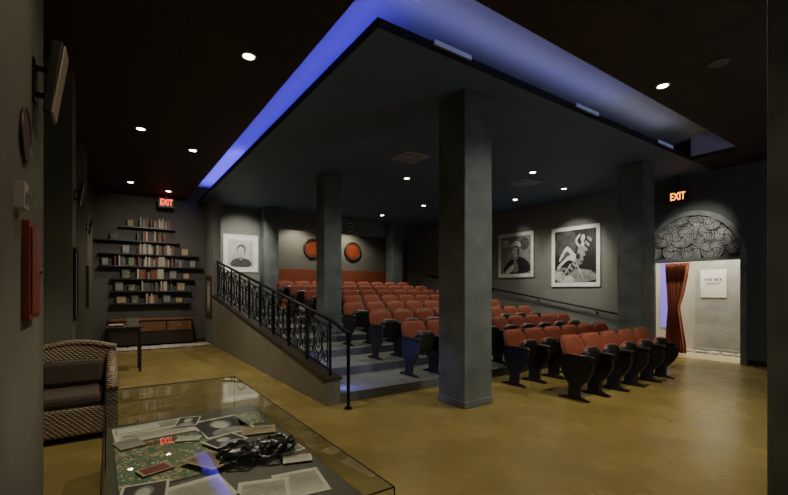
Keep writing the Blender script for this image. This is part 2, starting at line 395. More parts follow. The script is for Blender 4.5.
for v in (5.9,7.7,9.5,11.3,12.6):
    zz = 0.87+(v-5.15)*0.1587; m = MB(); m.tube([(XR-0.005,v,zz-0.09),(XR-0.07,v,zz-0.08),(XR-0.09,v,zz-0.02)],0.01,6); m.cyl((XR-0.012,v,zz-0.09),(XR-0.001,v,zz-0.09),0.035,10); wobj(m,'bracket')
top(WR,'dark sloping handrail fixed to the auditorium wall','handrail')

# ---------------------------------------------------------------- pictures
def ell_pts(cx,cy,rx,ry,n=24,rot=0):
    P = []
    for i in range(n):
        a = 2*math.pi*i/n; x,y = rx*math.cos(a), ry*math.sin(a); c,s = math.cos(rot),math.sin(rot)
        P.append((cx+x*c-y*s, cy+x*s+y*c))
    return P
def smoothpoly(pts,it=3):
    for _ in range(it):
        q = []
        for i in range(len(pts)):
            a,b = pts[i],pts[(i+1)%len(pts)]
            q += [(a[0]*0.75+b[0]*0.25,a[1]*0.75+b[1]*0.25),(a[0]*0.25+b[0]*0.75,a[1]*0.25+b[1]*0.75)]
        pts = q
    return pts
def picture(name,w,h,shapes,loc,rotz,frame,mats,fr=0.03,matb=0.0,label=''):
    E = empty(name,loc,(0,0,rotz))
    m = MB()
    t = 0.03
    m.box(-w/2-fr,w/2+fr,-t,-0.002,0-fr,0); m.box(-w/2-fr,w/2+fr,-t,-0.002,h,h+fr)
    m.box(-w/2-fr,-w/2,-t,-0.002,0,h); m.box(w/2,w/2+fr,-t,-0.002,0,h)
    m.obj('frame',[frame],E)
    m = MB(); m.box(-w/2,w/2,-0.014,-0.003,0,h,0)
    iw,ih = w-2*matb,h-2*matb; y = -0.0145
    for pts,mi in shapes:
        y -= 0.0004
        m.face([(-iw/2+p[0]*iw,y,matb+p[1]*ih) for p in pts],mi)
    m.obj('print',mats,E)
    top(E,label,'picture'); return E
S_ = smoothpoly
G = ['mattw','g1','g2','g3','g4']
full = [(0,0),(1,0),(1,1),(0,1)]
p1 = [(full,3),(ell_pts(0.80,0.78,0.15,0.17),2),(ell_pts(0.17,0.82,0.12,0.12),4),
      (S_([(0.02,0),(1,0),(0.98,0.26),(0.80,0.40),(0.60,0.47),(0.40,0.42),(0.18,0.26)]),1),
      (S_([(0.40,0.36),(0.60,0.36),(0.60,0.56),(0.44,0.56)]),3),
      (S_([(0.40,0.60),(0.44,0.48),(0.53,0.44),(0.60,0.50),(0.63,0.64),(0.58,0.76),(0.44,0.76)]),4),
      (S_([(0.56,0.48),(0.62,0.52),(0.64,0.66),(0.60,0.72),(0.565,0.62)]),2),
      (S_([(0.30,0.72),(0.38,0.80),(0.48,0.88),(0.62,0.87),(0.70,0.76),(0.66,0.70),(0.50,0.74)]),0),
      (S_([(0.32,0.71),(0.50,0.71),(0.64,0.68),(0.60,0.735),(0.46,0.75)]),2),
      (ell_pts(0.455,0.645,0.022,0.010,8),1),(ell_pts(0.535,0.645,0.022,0.010,8),1),(S_([(0.45,0.535),(0.53,0.535),(0.53,0.555),(0.46,0.56)]),2),(S_([(0.485,0.64),(0.50,0.64),(0.505,0.58),(0.475,0.575)]),3),
      (S_([(0.40,0.02),(0.62,0.05),(0.58,0.28),(0.50,0.40),(0.42,0.28)]),3),
      (S_([(0.12,0.0),(0.35,0.02),(0.50,0.20),(0.42,0.26),(0.25,0.16)]),4)]
picture('framed_photograph',1.38,1.40,p1,(XR-0.002,8.56,1.90),-math.pi/2,'g3',G,0.012,0.11,'black and white portrait of a seated person in a pale cap')
leaf = lambda x,y,l,a: ([(x,y),(x+l*math.cos(a+0.06)*0.6,y+l*math.sin(a+0.06)*0.6),(x+l*math.cos(a),y+l*math.sin(a)),(x+l*math.cos(a-0.06)*0.6,y+l*math.sin(a-0.06)*0.6)],2)
p2 = [(full,1),(S_([(0,0.5),(0.5,0.45),(0.6,1),(0,1)]),2),(S_([(0,0),(1,0),(1,0.20),(0.5,0.28),(0,0.30)],1),3),(S_([(0,0.0),(0.6,0),(0.3,0.2),(0,0.22)]),4)]
for a in range(18): p2.append(leaf(0.88,0.72,0.26,0.3+a*0.35))
for a in range(14): p2.append(leaf(0.22,0.82,0.2,0.2+a*0.45))
p2 = [([(min(1,max(0,x)),min(1,max(0,y))) for x,y in q],mi) for q,mi in p2]
p2 += [([(0.16,0.16),(0.30,0.13),(0.68,0.36),(0.92,0.80),(0.82,0.86),(0.58,0.48)],3)]
for i in range(9):
    t0 = 0.06+i*0.105
    def sl(t,w):
        A = (0.20+0.42*min(t/0.5,1.0)+0.25*max(0,(t-0.5)/0.5), 0.155+0.27*min(t/0.5,1.0)+0.40*max(0,(t-0.5)/0.5))
        return (A[0]+w*0.06,A[1]-w*0.05)
    p2.append(([sl(t0,-0.9),sl(t0,1.0),sl(t0+0.045,1.0),sl(t0+0.045,-0.9)],1))
p2 += [([(0.16,0.05),(0.18,0.05),(0.415,0.34),(0.40,0.36)],4),([(0.72,0.05),(0.74,0.05),(0.555,0.38),(0.54,0.36)],4),
       (S_([(0.05,0.30),(0.10,0.23),(0.20,0.34),(0.36,0.45),(0.52,0.38),(0.62,0.36),(0.64,0.44),(0.56,0.49),(0.40,0.54),(0.26,0.46)]),4),
       (S_([(0.10,0.44),(0.14,0.39),(0.22,0.50),(0.32,0.63),(0.46,0.48),(0.58,0.44),(0.60,0.49),(0.48,0.57),(0.36,0.70),(0.28,0.69)]),4),
       (S_([(0.50,0.36),(0.64,0.36),(0.74,0.52),(0.76,0.66),(0.70,0.74),(0.62,0.72),(0.57,0.58)]),3),(S_([(0.52,0.48),(0.60,0.42),(0.66,0.50),(0.58,0.57)]),1),
       (S_([(0.60,0.66),(0.66,0.67),(0.55,0.79),(0.66,0.90),(0.64,0.93),(0.49,0.80)]),4),
       (S_([(0.66,0.68),(0.72,0.66),(0.75,0.76),(0.68,0.78)]),4),(ell_pts(0.735,0.855,0.065,0.08),1),(ell_pts(0.705,0.83,0.048,0.07,rot=-0.3),4),
       (ell_pts(0.69,0.84,0.010,0.005,8),1),(S_([(0.675,0.79),(0.70,0.785),(0.70,0.795),(0.68,0.80)]),1)]
picture('framed_photograph',1.44,1.66,p2,(XR-0.002,6.54,1.60),-math.pi/2,'g3',G,0.012,0.11,'black and white photograph of a person on a deck chair')
p3 = [(full,4),(S_([(0.04,-0.0),(0.96,0.0),(0.90,0.24),(0.64,0.34),(0.36,0.34),(0.12,0.24)]),2),
      (S_([(0.43,0.24),(0.57,0.24),(0.57,0.45),(0.43,0.45)]),3),
      (ell_pts(0.51,0.61,0.175,0.225),2),(ell_pts(0.50,0.56,0.145,0.19),4),
      (ell_pts(0.44,0.58,0.018,0.009,8),2),(ell_pts(0.56,0.58,0.018,0.009,8),2),(S_([(0.45,0.46),(0.55,0.46),(0.54,0.475),(0.46,0.475)]),3)]
st = picture('stamp_poster',0.94,1.04,p3,(3.31,YB-0.002,2.10),0,'mattw',['mattw','g1','g2','g3','g4'],0.035,0.10,'monochrome portrait print with a perforated stamp border')
m = MB()
for i in range(17):
    x = -0.50+i*1.0/16
    for zz in (-0.035,1.075): m.cyl((x,-0.034,zz),(x,-0.004,zz),0.022,8)
for i in range(1,18):
    zz = -0.035+i*1.11/18
    for x in (-0.505,0.505): m.cyl((x,-0.034,zz),(x,-0.004,zz),0.022,8)
m.obj('perforated_border',['mattw'],st)
picture('ornate_frame',0.60,0.95,[(full,3),(ell_pts(0.5,0.5,0.3,0.38),4)],(2.298,12.5,0.85),-math.pi/2,'rbrown',['g2','g1','g2','g3','g4'],0.09,0.04,'dark ornate carved frame on lobby wall')
picture('framed_photograph',0.36,0.78,[(full,4),(S_([(0.2,0),(0.8,0),(0.7,0.5),(0.3,0.5)]),1),(ell_pts(0.5,0.65,0.15,0.15),0)],(-0.348,6.2,1.18),math.pi/2,'g1',G,0.03,0.05,'small framed monochrome picture on a pilaster')
picture('framed_photograph',0.36,0.70,[(full,4),(S_([(0.2,0),(0.8,0),(0.7,0.5),(0.3,0.5)]),2),(ell_pts(0.5,0.65,0.15,0.15),1)],(-0.348,9.3,1.2),math.pi/2,'g1',G,0.03,0.05,'small framed picture with white border on a pilaster')
picture('framed_photograph',0.30,0.30,[(full,2),(ell_pts(0.5,0.45,0.2,0.3),4)],(7.1,YB-0.002,3.60),0,'g1',G,0.02,0.03,'small framed picture on the soffit')

for u,zz in [(6.18,3.02),(7.86,3.0)]:
    E = empty('round_mirror',(u,14.3,zz)); m = MB()
    m.tube([(0.34*math.cos(a),-0.03,0.34*math.sin(a)) for a in [2*math.pi*i/28 for i in range(28)]],0.04,8,closed=True); m.obj('rim',['dwood'],E,smooth=True)
    m = MB(); m.cyl((0,-0.02,0),(0,-0.002,0),0.33,28); m.obj('pane',['porth' ],E)
    m = MB(); m.tube([(0.25*math.cos(a),-0.022,0.25*math.sin(a)) for a in [2*math.pi*i/28 for i in range(28)]],0.012,6,closed=True); m.obj('inner_ring',['rbrown'],E,smooth=True)
    top(E,'round brick red disc with dark rim','round mirror','round discs on the alcove wall')

# ---------------------------------------------------------------- exit signs
def textmesh(txt,size,ext):
    cu = bpy.data.curves.new('t','FONT'); cu.body = txt; cu.size = size; cu.extrude = ext; cu.align_x='CENTER'; cu.align_y='CENTER'; cu.offset = size*0.015
    o = bpy.data.objects.new('t',cu); COL.objects.link(o); bpy.context.view_layer.update()
    me = bpy.data.meshes.new_from_object(o.evaluated_get(bpy.context.evaluated_depsgraph_get()))
    bpy.data.objects.remove(o); return me
def exit_sign(loc,rotz,lm,label,ceil):
    E = empty('exit_sign',loc,(0,0,rotz)); m = MB(); m.box(-0.19,0.19,-0.03,0.03,-0.13,0.13); m.obj('housing',['black'],E,bevel=0.006)
    me = textmesh('EXIT',0.165,0.003); me.materials.clear(); me.materials.append(M[lm])
    for v in me.vertices: v.co.y *= 1.4; v.co.x *= 0.88
    o = bpy.data.objects.new('letters',me); COL.objects.link(o); o.parent = E; o.location = (0,-0.035,0); o.rotation_euler = (math.pi/2,0,0)
    m = MB(); m.box(-0.03,0.03,-0.02,0.02,0.13,ceil); m.obj('mounting_stem',['black'],E)
    top(E,label,'exit sign')
exit_sign((1.25,12.6,3.84),0.0,'exr','black exit sign with glowing red letters hung from ceiling',0.199)
exit_sign((XR-0.2,3.96,3.56),-math.pi/2,'exo','black exit sign with orange letters above arched doorway',0.47)

# ---------------------------------------------------------------- arched doorway
cy = (DV0+DV1)/2; hw = (DV1-DV0)/2
def arch(r,n=24): return [(cy+ (hw+r)*math.cos(math.pi*i/n), DH+(0.93+r)*math.sin(math.pi*i/n)) for i in range(n+1)]
TG = empty('transom_grille',(XR,cy,DH))
def tobj(m,name,mt,**k):
    o = m.obj(name,mt,**k); o.parent = TG; o.matrix_parent_inverse = Matrix.Translation((-XR,-cy,-DH)); return o
m = MB(); m.prism(arch(0.0),'x',XR-0.02,XR-0.002); tobj(m,'backing',['g2'])
EX = 0.065
def okr(y,zc,r): return all(((y+r*math.cos(q)-cy)/(hw+EX))**2+((zc+r*math.sin(q)-DH)/(0.93+EX))**2 < 1.0 and zc+r*math.sin(q) > DH-0.055 for q in [i*math.pi/8 for i in range(16)])
for row,(zz,off) in enumerate([(0.17,0.0),(0.47,0.5),(0.72,0.0),(0.84,0.5)]):
    for c in range(-5,6):
        y = cy+(c+off)*0.37+R.uniform(-0.02,0.02); zc = DH+zz+R.uniform(-0.02,0.02)
        if not (((y-cy)/hw)**2+((zc-DH)/0.93)**2 < 0.95): continue
        r = 0.235
        while r>0.09 and not okr(y,zc,r): r -= 0.01
        if not okr(y,zc,r): continue
        m = MB(); x = XR-0.040-0.013*((c+2*row)%4)
        m.cyl((x,y,zc),(x+0.005,y,zc),r,28,0)
        n = 24
        for rr,th in ((r*0.985,0.006),(r*0.80,0.006),(r*0.62,0.004),(r*0.40,0.004)): m.tube([(x-0.002,y+rr*math.cos(2*math.pi*i/n),zc+rr*math.sin(2*math.pi*i/n)) for i in range(n)],th,5,closed=True,mi=1)
        a0 = R.random()*6
        for q in range(4):
            a = a0+2*math.pi*q/4
            sw = [(x-0.003,y+r*t*math.cos(a+1.3*t),zc+r*t*math.sin(a+1.3*t)) for t in (0.12,0.3,0.5,0.7,0.9)]
            m.tube(sw,0.007,5,mi=1)
        m.cyl((x-0.004,y,zc),(x-0.001,y,zc),r*0.12,10,2)
        tobj(m,'film_reel',['grille','grilled','g2'])
top(TG,'arched transom filled with silver film reels','transom grille')
m = MB()
A0 = arch(0.0); A1 = arch(0.10); XT = XR-0.095
for i in range(len(A0)-1):
    q = [A0[i],A0[i+1],A1[i+1],A1[i]]; m.loft([[(XT,a,b) for a,b in q],[(XR-0.001,a,b) for a,b in q]])
m.box(XT,XR-0.001,DV1,DV1+0.10,0,DH); m.box(XT,XR-0.001,DV0-0.10,DV0,0,DH); m.box(XT,XR+0.2,DV0,DV1,DH-0.06,DH+0.0)
struct(m.obj('trim_3',['conc']),'arched door casing','trim')
def curtain():
    E = empty('curtain',(10.95,4.22,0)); m = MB(); N = 72; rowsz = []
    for z,wd,off in [(2.13,0.50,0),(1.8,0.44,0.01),(1.4,0.34,0.03),(1.15,0.25,0.06),(1.05,0.24,0.06),(0.7,0.32,0.05),(0.3,0.40,0.03),(0.03,0.43,0.02)]:
        rowsz.append([(0.045*math.sin(i/N*2*math.pi*8+0.5*z)+0.012*math.sin(i*1.7), off+(-0.5+i/N)*wd, z) for i in range(N+1)])
    bm = m.bm; vs = [[bm.verts.new(p) for p in r] for r in rowsz]
    for a in range(len(vs)-1):
        for i in range(N): bm.faces.new([vs[a][i],vs[a][i+1],vs[a+1][i+1],vs[a+1][i]])
    o = m.obj('drape',['curt'],E,smooth=True); s = o.modifiers.new('s','SOLIDIFY'); s.thickness = 0.004
    m = MB(); m.cyl((0,-1.2,2.16),(0,0.7,2.16),0.015,8); m.obj('rod',['iron'],E,smooth=True)
    top(E,'long rust red velvet curtain gathered beside the doorway','curtain')
curtain()
E = empty('wall_plaque',(11.938,3.82,1.32),(0,0,-math.pi/2)); m = MB(); m.box(-0.26,0.26,-0.02,-0.001,0,0.66); m.obj('board',['mattw'],E,bevel=0.004)
m = MB()
for i,x in enumerate((-0.15,-0.09,-0.04,0.04,0.09,0.15)): m.box(x-0.012,x+0.012,-0.024,-0.021,0.40,0.46)
for i in range(7): x=-0.13+i*0.043; m.box(x-0.012,x+0.012,-0.024,-0.021,0.32,0.345)
m.obj('lettering',['g2'],E); top(E,'white square plaque with small grey lettering on hall pier','plaque')

# ---------------------------------------------------------------- downlights
def can(u,v,z=CZ,energy=60,col=(1,0.83,0.58),size=2.3,blend=1.0,on=True):
    E = empty('recessed_downlight',(u,v,z)); m = MB()
    m.tube([(0.07*math.cos(a),0.07*math.sin(a),-0.005) for a in [2*math.pi*i/20 for i in range(20)]],0.012,6,closed=True); m.obj('trim_ring',['trimw'],E,smooth=True)
    m = MB(); m.cyl((0,0,-0.012),(0,0,-0.002),0.055,16); m.obj('bulb',['lamp' if on else 'g2'],E)
    top(E,'round recessed ceiling downlight','ceiling light','recessed ceiling downlights')
    if energy:
        l = bpy.data.lights.new('can','SPOT'); l.energy = energy; l.color = col; l.spot_size = size; l.spot_blend = blend; l.shadow_soft_size = 0.06
        o = bpy.data.objects.new('can_lamp',l); o.location = (u,v,z-0.03); COL.objects.link(o)
W = (1,0.86,0.60)
for u,v,e in [(1.24,4.58,150),(0.4,7.6,105),(1.24,8.24,170),(0.4,11.5,110),(5.65,2.33,260),(3.66,1.5,120),(1.6,0.7,50),(1.24,12.0,60),(0.3,2.2,50),(6.2,0.4,50)]:  # cans out of view near the camera are added to light the foreground floor
    can(u,v,energy=e,col=W,size=2.1)
WG = (1,0.93,0.78)
for u,v,e in [(5.55,7.55,190),(7.5,5.63,240),(9.35,7.6,120),(9.35,6.1,110),(7.6,11.75,190),(7.76,9.7,160),(5.2,11.2,210)]:
    can(u,v,energy=e,col=WG,size=2.2)
def spot(loc,tgt,e,col=(1,0.88,0.68),size=0.7,blend=0.6,name='accent_lamp'):
    l = bpy.data.lights.new(name,'SPOT'); l.energy = e; l.color = col; l.spot_size = size; l.spot_blend = blend; l.shadow_soft_size = 0.05
    o = bpy.data.objects.new(name,l); o.location = loc; d = Vector(tgt)-Vector(loc); o.rotation_euler = d.to_track_quat('-Z','Y').to_euler(); COL.objects.link(o)
WL = (1,0.94,0.82)
spot((8.9,8.2,3.95),(XR,8.56,2.5),270,size=1.0,blend=0.9,col=WL); spot((8.9,6.2,3.95),(XR,6.54,2.3),280,size=1.05,blend=0.9,col=WL)
spot((3.3,11.3,3.95),(3.31,YB,2.6),240,size=1.2,blend=0.9,col=WL); spot((1.1,9.6,3.95),(1.0,YB,1.9),190,size=1.3,blend=1.0,col=WL)
spot((1.24,4.58,3.98),(0.45,2.6,0.55),380,size=0.75,blend=0.8)
spot((1.24,4.0,3.98),(-0.3,5.4,0.6),150,size=0.6,blend=0.9)
spot((3.6,4.9,3.95),(3.4,7.5,0.3),120,size=1.7,blend=1,col=WL); spot((3.3,9.2,3.95),(3.3,11,0.8),110,size=1.9,blend=1,col=WL)
spot((8.6,2.6,3.98),(XR,3.75,2.6),300,size=0.65,blend=0.9,col=WL)
spot((5.6,1.4,3.98),(4.2,3.9,1.8),150,size=1.0,blend=1,col=WL)
spot((5.2,2.2,3.98),(6.4,3.2,0.6),130,size=0.9,blend=1)
spot((1.24,8.24,3.98),(2.3,7.5,0.4),100,size=1.5,blend=1,col=WL)
spot((1.24,1.8,3.98),(-0.35,3.0,2.3),35,size=1.1,blend=1)
def point(loc,e,col,r=0.08,name='fill_lamp'):
    l = bpy.data.lights.new(name,'POINT'); l.energy = e; l.color = col; l.shadow_soft_size = r
    o = bpy.data.objects.new(name,l); o.location = loc; COL.objects.link(o)
point((1.5,-1.2,1.2),10,(1,0.9,0.72)); point((6.5,-1.2,1.2),70,(0.74,0.86,1.0))  # fill lights without fixtures, added behind the camera to brighten walls and ceilings
def area(loc,rot,sx,sy,e,col,name='area_lamp'):
    l = bpy.data.lights.new(name,'AREA'); l.shape='RECTANGLE'; l.size=sx; l.size_y=sy; l.energy=e; l.color=col
    o = bpy.data.objects.new(name,l); o.location=loc; o.rotation_euler=rot; COL.objects.link(o)
area((2.2,6.5,CZ+0.14),(math.pi,math.radians(35),0),0.05,6.0,24,(0.10,0.045,1.0),'cove_lamp')
area((2.2,11.0,CZ+0.14),(math.pi,math.radians(35),0),0.05,3.6,34,(0.12,0.06,1.0),'cove_lamp')
area((4.4,3.46,CZ+0.14),(math.radians(180+35),0,0),4.2,0.05,5.5,(0.36,0.38,1.0),'cove_lamp')
area((7.4,3.46,CZ+0.14),(math.radians(180+35),0,0),2.0,0.05,1.3,(0.7,0.74,1.0),'cove_lamp')
area((11.4,3.8,2.85),(0,0,0),0.8,3.0,95,(1,0.92,0.75),'hall_lamp')
spot((5.5,13.6,3.68),(5.5,14.3,2.4),70,size=2.4); spot((7.5,13.6,3.68),(7.5,14.3,2.4),70,size=2.4)
def diffuser(u,v):
    E = empty('air_vent',(u,v,CZ)); m = MB(); s=0.27
    m.box(-s,s,-s,s,-0.014,-0.001,0); m.obj('plate',['ventg'],E)
    m = MB()
    for q in (0.22,0.16,0.10):
        for a,b,c,d in [(-q,q,-q,-q+0.018),(-q,q,q-0.018,q),(-q,-q+0.018,-q+0.018,q-0.018),(q-0.018,q,-q+0.018,q-0.018)]:
            m.box(a,b,c,d,-0.018,-0.0145)
    m.obj('louver',['ventd'],E); top(E,'square pale grey air vent in lowered ceiling','air vent','square ceiling vents')
diffuser(4.73,6.33); diffuser(8.1,6.3)
E = empty('ceiling_speaker',(5.6,1.74,CZ)); m = MB(); m.cyl((0,0,-0.012),(0,0,-0.001),0.1,20); m.obj('grille',['walld'],E); top(E,'small round dark ceiling speaker','speaker')

# ---------------------------------------------------------------- left wall items
E = empty('wall_cabinet',(-0.35,2.82,1.35)); m = MB(); m.box(0,0.03,-0.17,0.17,0,0.49); m.obj('body',['redbox'],E,bevel=0.004)
m = MB(); m.box(0.031,0.038,-0.14,0.14,0.03,0.46); m.obj('door',['redbox'],E,bevel=0.003); m = MB(); m.cyl((0.038,0.11,0.25),(0.05,0.11,0.25),0.012,8); m.obj('knob',['dgrey'],E)
top(E,'red lacquered flat wall cabinet on pilaster','cabinet')
def speaker(loc,s,label):
    E = empty('wall_speaker',loc); m = MB()
    m.prism([(0.06*s,0.02*s),(0.105*s,0.0),(0.17*s,0.5*s),(0.11*s,0.5*s)],'y',-0.13*s,0.13*s); m.obj('housing',['black'],E,bevel=0.006)
    m = MB(); m.loft([[(0.107*s,-0.12*s,0.02*s),(0.173*s,-0.12*s,0.48*s),(0.173*s,0.12*s,0.48*s),(0.107*s,0.12*s,0.02*s)],[(0.115*s,-0.11*s,0.02*s),(0.183*s,-0.11*s,0.48*s),(0.183*s,0.11*s,0.48*s),(0.115*s,0.11*s,0.02*s)]]); m.obj('front_grille',['palef'],E)
    m = MB(); m.box(0.0,0.012*s,-0.06*s,0.06*s,0.10*s,0.38*s); m.box(0.012*s,0.10*s,-0.012*s,0.012*s,0.14*s,0.17*s); m.box(0.012*s,0.12*s,-0.012*s,0.012*s,0.32*s,0.35*s); m.obj('bracket',['iron'],E)
    top(E,label,'speaker')
speaker((-0.35,3.02,2.46),0.82,'slim tilted wall speaker on open bracket on pilaster')
speaker((-0.35,6.2,2.5),0.55,'small tilted wall speaker with pale face on pilaster')
speaker((-0.35,9.3,2.5),0.55,'small tilted wall speaker with pale face on pilaster')
E = empty('wall_plaque',(-0.35,2.70,2.26)); m = MB(); m.cyl((0,0,0),(0.012,0,0),0.13,24); m.obj('disc',['rbrown'],E); m = MB(); m.tube([(0.012,0.13*math.cos(a),0.13*math.sin(a)) for a in [2*math.pi*i/24 for i in range(24)]],0.006,6,closed=True); m.obj('rim',['dwood'],E); top(E,'round reddish brown wall plaque with thin rim','plaque')
E = empty('fire_alarm',(-0.35,2.52,1.92)); m = MB(); m.box(-0.002,0.035,-0.06,0.06,-0.05,0.07); m.obj('body',['trimw'],E); m = MB(); m.box(0.036,0.05,-0.03,0.03,-0.02,0.03); m.obj('strobe',['steel'],E,bevel=0.006); top(E,'pale grey alarm strobe on pilaster','alarm')

# ---------------------------------------------------------------- wicker armchair (faces -y)
E = empty('wicker_armchair',(-0.33,5.47,0)); 
m = MB(); m.box(-0.34,0.34,-0.36,0.30,0.06,0.34); m.obj('seat_base',['wick'],E,bevel=0.03)
m = MB(); m.box(-0.27,0.27,-0.35,0.20,0.342,0.46); m.obj('seat_cushion',['cush'],E,bevel=0.04)
m = MB()
prof = []
for i in range(13):
    x = -0.39+0.78*i/12; yy = 0.30+0.07*math.cos((i/12-0.5)*math.pi); tz = 0.84+0.07*math.sin(i/12*math.pi)
    prof.append((x,yy,tz))
loops = [[(p[0],p[1]-0.05,0.3),(p[0]*1.0,p[1]-0.02,p[2]-0.02),(p[0],p[1]+0.01,p[2]),(p[0],p[1]+0.03,p[2]-0.02),(p[0],p[1]+0.02,0.06),(p[0],p[1]-0.03,0.06)] for p in prof]
m.loft(loops); m.tube([(p[0],p[1]+0.0,p[2]) for p in prof],0.035,8); m.obj('backrest',['wick'],E,smooth=True)
m = MB(); m.box(-0.27,0.27,0.14,0.24,0.47,0.74); m.obj('back_cushion',['cush'],E,bevel=0.045)
for sx in (-1,1):
    m = MB(); a,b = sorted((sx*0.30,sx*0.40)); m.prism([(-0.38,0.06),(0.32,0.06),(0.32,0.68),(0.0,0.60),(-0.30,0.60),(-0.38,0.54)],'x',a,b)
    m.tube([(sx*0.35,-0.37,0.5),(sx*0.35,-0.33,0.585),(sx*0.35,-0.25,0.605),(sx*0.35,0.0,0.605),(sx*0.35,0.2,0.65),(sx*0.35,0.33,0.78)],0.058,8); m.obj('arm',['wick'],E,smooth=True)
for x in (-0.33,0.33):
    for y in (-0.32,0.28):
        m = MB(); m.cyl((x,y,0.001),(x,y,0.07),0.022,8); m.obj('leg',['dwood'],E)
top(E,'brown wicker armchair with dark cushions beside the pilaster','armchair')

# ---------------------------------------------------------------- display case
X0,X1,Y0,Y1 = -0.03,1.00,1.45,4.19; ZT,ZG = 0.53,0.66
E = empty('display_case',((X0+X1)/2,(Y0+Y1)/2,0)); cx_,cy_ = (X0+X1)/2,(Y0+Y1)/2
def dobj(m,name,mt,**k):
    o = m.obj(name,mt,**k); o.parent = E; o.matrix_parent_inverse = Matrix.Translation((-cx_,-cy_,0)); return o
m = MB(); m.box(X0+0.15,X1-0.15,Y0+0.15,Y1-0.55,0.001,0.47); dobj(m,'base',['dwood'])
m = MB(); m.box(X0+0.012,X1-0.012,Y0+0.012,3.56,0.471,ZT); dobj(m,'tray',['tray'])
m = MB(); m.face([(X0,Y0,ZG),(X1,Y0,ZG),(X1,Y1,ZG),(X0,Y1,ZG)]); dobj(m,'glass_top',['glass'])
for q in [[(X0,Y0),(X1,Y0)],[(X1,Y0),(X1,Y1)],[(X1,Y1),(X0,Y1)],[(X0,Y1),(X0,Y0)]]:
    m = MB(); m.face([(*q[0],0.02),(*q[1],0.02),(*q[1],ZG-0.002),(*q[0],ZG-0.002)]); dobj(m,'glass_side',['glass'])
m = MB(); e = 0.004
for q in [[(X0,Y0),(X1,Y0)],[(X1,Y0),(X1,Y1)],[(X1,Y1),(X0,Y1)],[(X0,Y1),(X0,Y0)]]:
    m.tube([(*q[0],ZG),(*q[1],ZG)],e,4)
    m.tube([(*q[0],0.001),(*q[0],ZG)],e,4)
dobj(m,'edge_frame',['iron'])
top(E,'low glass topped display case filled with film memorabilia','display case')
def sheet(name,u,v,w,h,rot,shapes,mats,label,cat='paper',t=0.002,grp=None,lv=0):
    m = MB(); m.box(-w/2,w/2,-h/2,h/2,0,t,0); zz = t
    for pts,mi in shapes:
        zz += 0.0002; m.face([(-w/2+p[0]*w,-h/2+p[1]*h,zz) for p in pts],mi)
    o = m.obj(name,mats,loc=(u,v,ZT+0.001+lv*0.009),rot=(0,0,rot)); top(o,label,cat,grp); return o
lines = lambda n,x0=0.08,x1=0.92,y0=0.1,y1=0.9: [([(x0,y0+(y1-y0)*i/n),(x1,y0+(y1-y0)*i/n),(x1,y0+(y1-y0)*(i+0.3)/n),(x0,y0+(y1-y0)*(i+0.3)/n)],2) for i in range(n)]
PM = ['paper','g1','g3','g4','redbox','poster']
PT = ['tan','g1','g2','g3','redbox','poster']
PD = ['darkgreen','g1','g3','g4','redbox','poster']
inner = [(0.06,0.06),(0.94,0.06),(0.94,0.94),(0.06,0.94)]
person_ = [(inner,1),(S_([(0.1,0.06),(0.9,0.06),(0.75,0.35),(0.3,0.38)]),2),(ell_pts(0.5,0.60,0.2,0.24),2),(ell_pts(0.48,0.57,0.15,0.18),3)]
sheet('newspaper',0.25,3.30,0.46,0.36,0.05,[([(0.03,0.55),(0.97,0.55),(0.97,0.95),(0.03,0.95)],2),([(0.05,0.6),(0.6,0.6),(0.6,0.9),(0.05,0.9)],3)]+lines(10,y0=0.06,y1=0.5),PM,'old printed newspaper with a large picture','newspaper')
sheet('movie_poster',0.27,2.72,0.50,0.74,0.02,[([(0.02,0.02),(0.98,0.02),(0.98,0.98),(0.02,0.98)],5),([(0.1,0.85),(0.7,0.85),(0.7,0.93),(0.1,0.93)],4)],PD,'green and brown illustrated movie poster','poster')
sheet('photograph',0.66,3.12,0.34,0.42,0.12,person_,PM,'monochrome portrait photograph lying in the case','photograph')
sheet('leaflet',0.87,3.20,0.18,0.36,-0.12,[([(0.04,0.04),(0.96,0.04),(0.96,0.96),(0.04,0.96)],5),([(0.2,0.4),(0.8,0.4),(0.8,0.7),(0.2,0.7)],2)],PD,'dark green printed leaflet in the case','leaflet')
sheet('letter',0.34,2.10,0.30,0.36,0.12,lines(20),PM,'white typed letter sheet in the case','letter',lv=1)
sheet('letter',0.79,1.98,0.24,0.28,-0.15,lines(16),PM,'cream handwritten letter in the case','letter',lv=0)
sheet('photograph',0.60,2.76,0.22,0.18,0.35,person_,PM,'small grey photograph with white border','photograph',lv=2)
sheet('ticket_card',0.84,2.86,0.22,0.16,-0.25,lines(7),PT,'tan ticket card with printed lines','card',lv=1)
sheet('photograph',0.13,2.24,0.20,0.26,-0.15,person_,PM,'dark monochrome photograph with white border','photograph',lv=2)
sheet('leaflet',0.60,1.96,0.24,0.28,-0.3,lines(14),PM,'pale programme leaflet lying flat in the case','leaflet',lv=1)
sheet('photograph',0.89,2.50,0.16,0.26,0.15,[(inner,5)],PM,'small coloured photograph with pale border','photograph',lv=0)
sheet('photograph',0.47,3.34,0.15,0.22,-0.3,person_,PM,'small dark photograph with white border','photograph',lv=1)
sheet('photograph',0.10,3.06,0.14,0.18,0.25,[(inner,3)],PT,'faded photograph with tan border','photograph',lv=1)
sheet('ticket_card',0.42,2.95,0.14,0.09,-0.4,lines(5),PM,'small cream card with printed lines','card',lv=1)
sheet('ticket_card',0.20,2.55,0.16,0.11,0.3,[([(0.1,0.1),(0.9,0.1),(0.9,0.9),(0.1,0.9)],4)],PT,'small red and tan ticket card','card',lv=1)
sheet('letter',0.46,2.47,0.18,0.26,0.5,lines(14),PT,'yellowed handwritten letter in the case','letter',lv=3)
sheet('leaflet',0.30,1.72,0.22,0.20,0.2,[(inner,5)],PD,'dark green printed leaflet in the case','leaflet',lv=0)
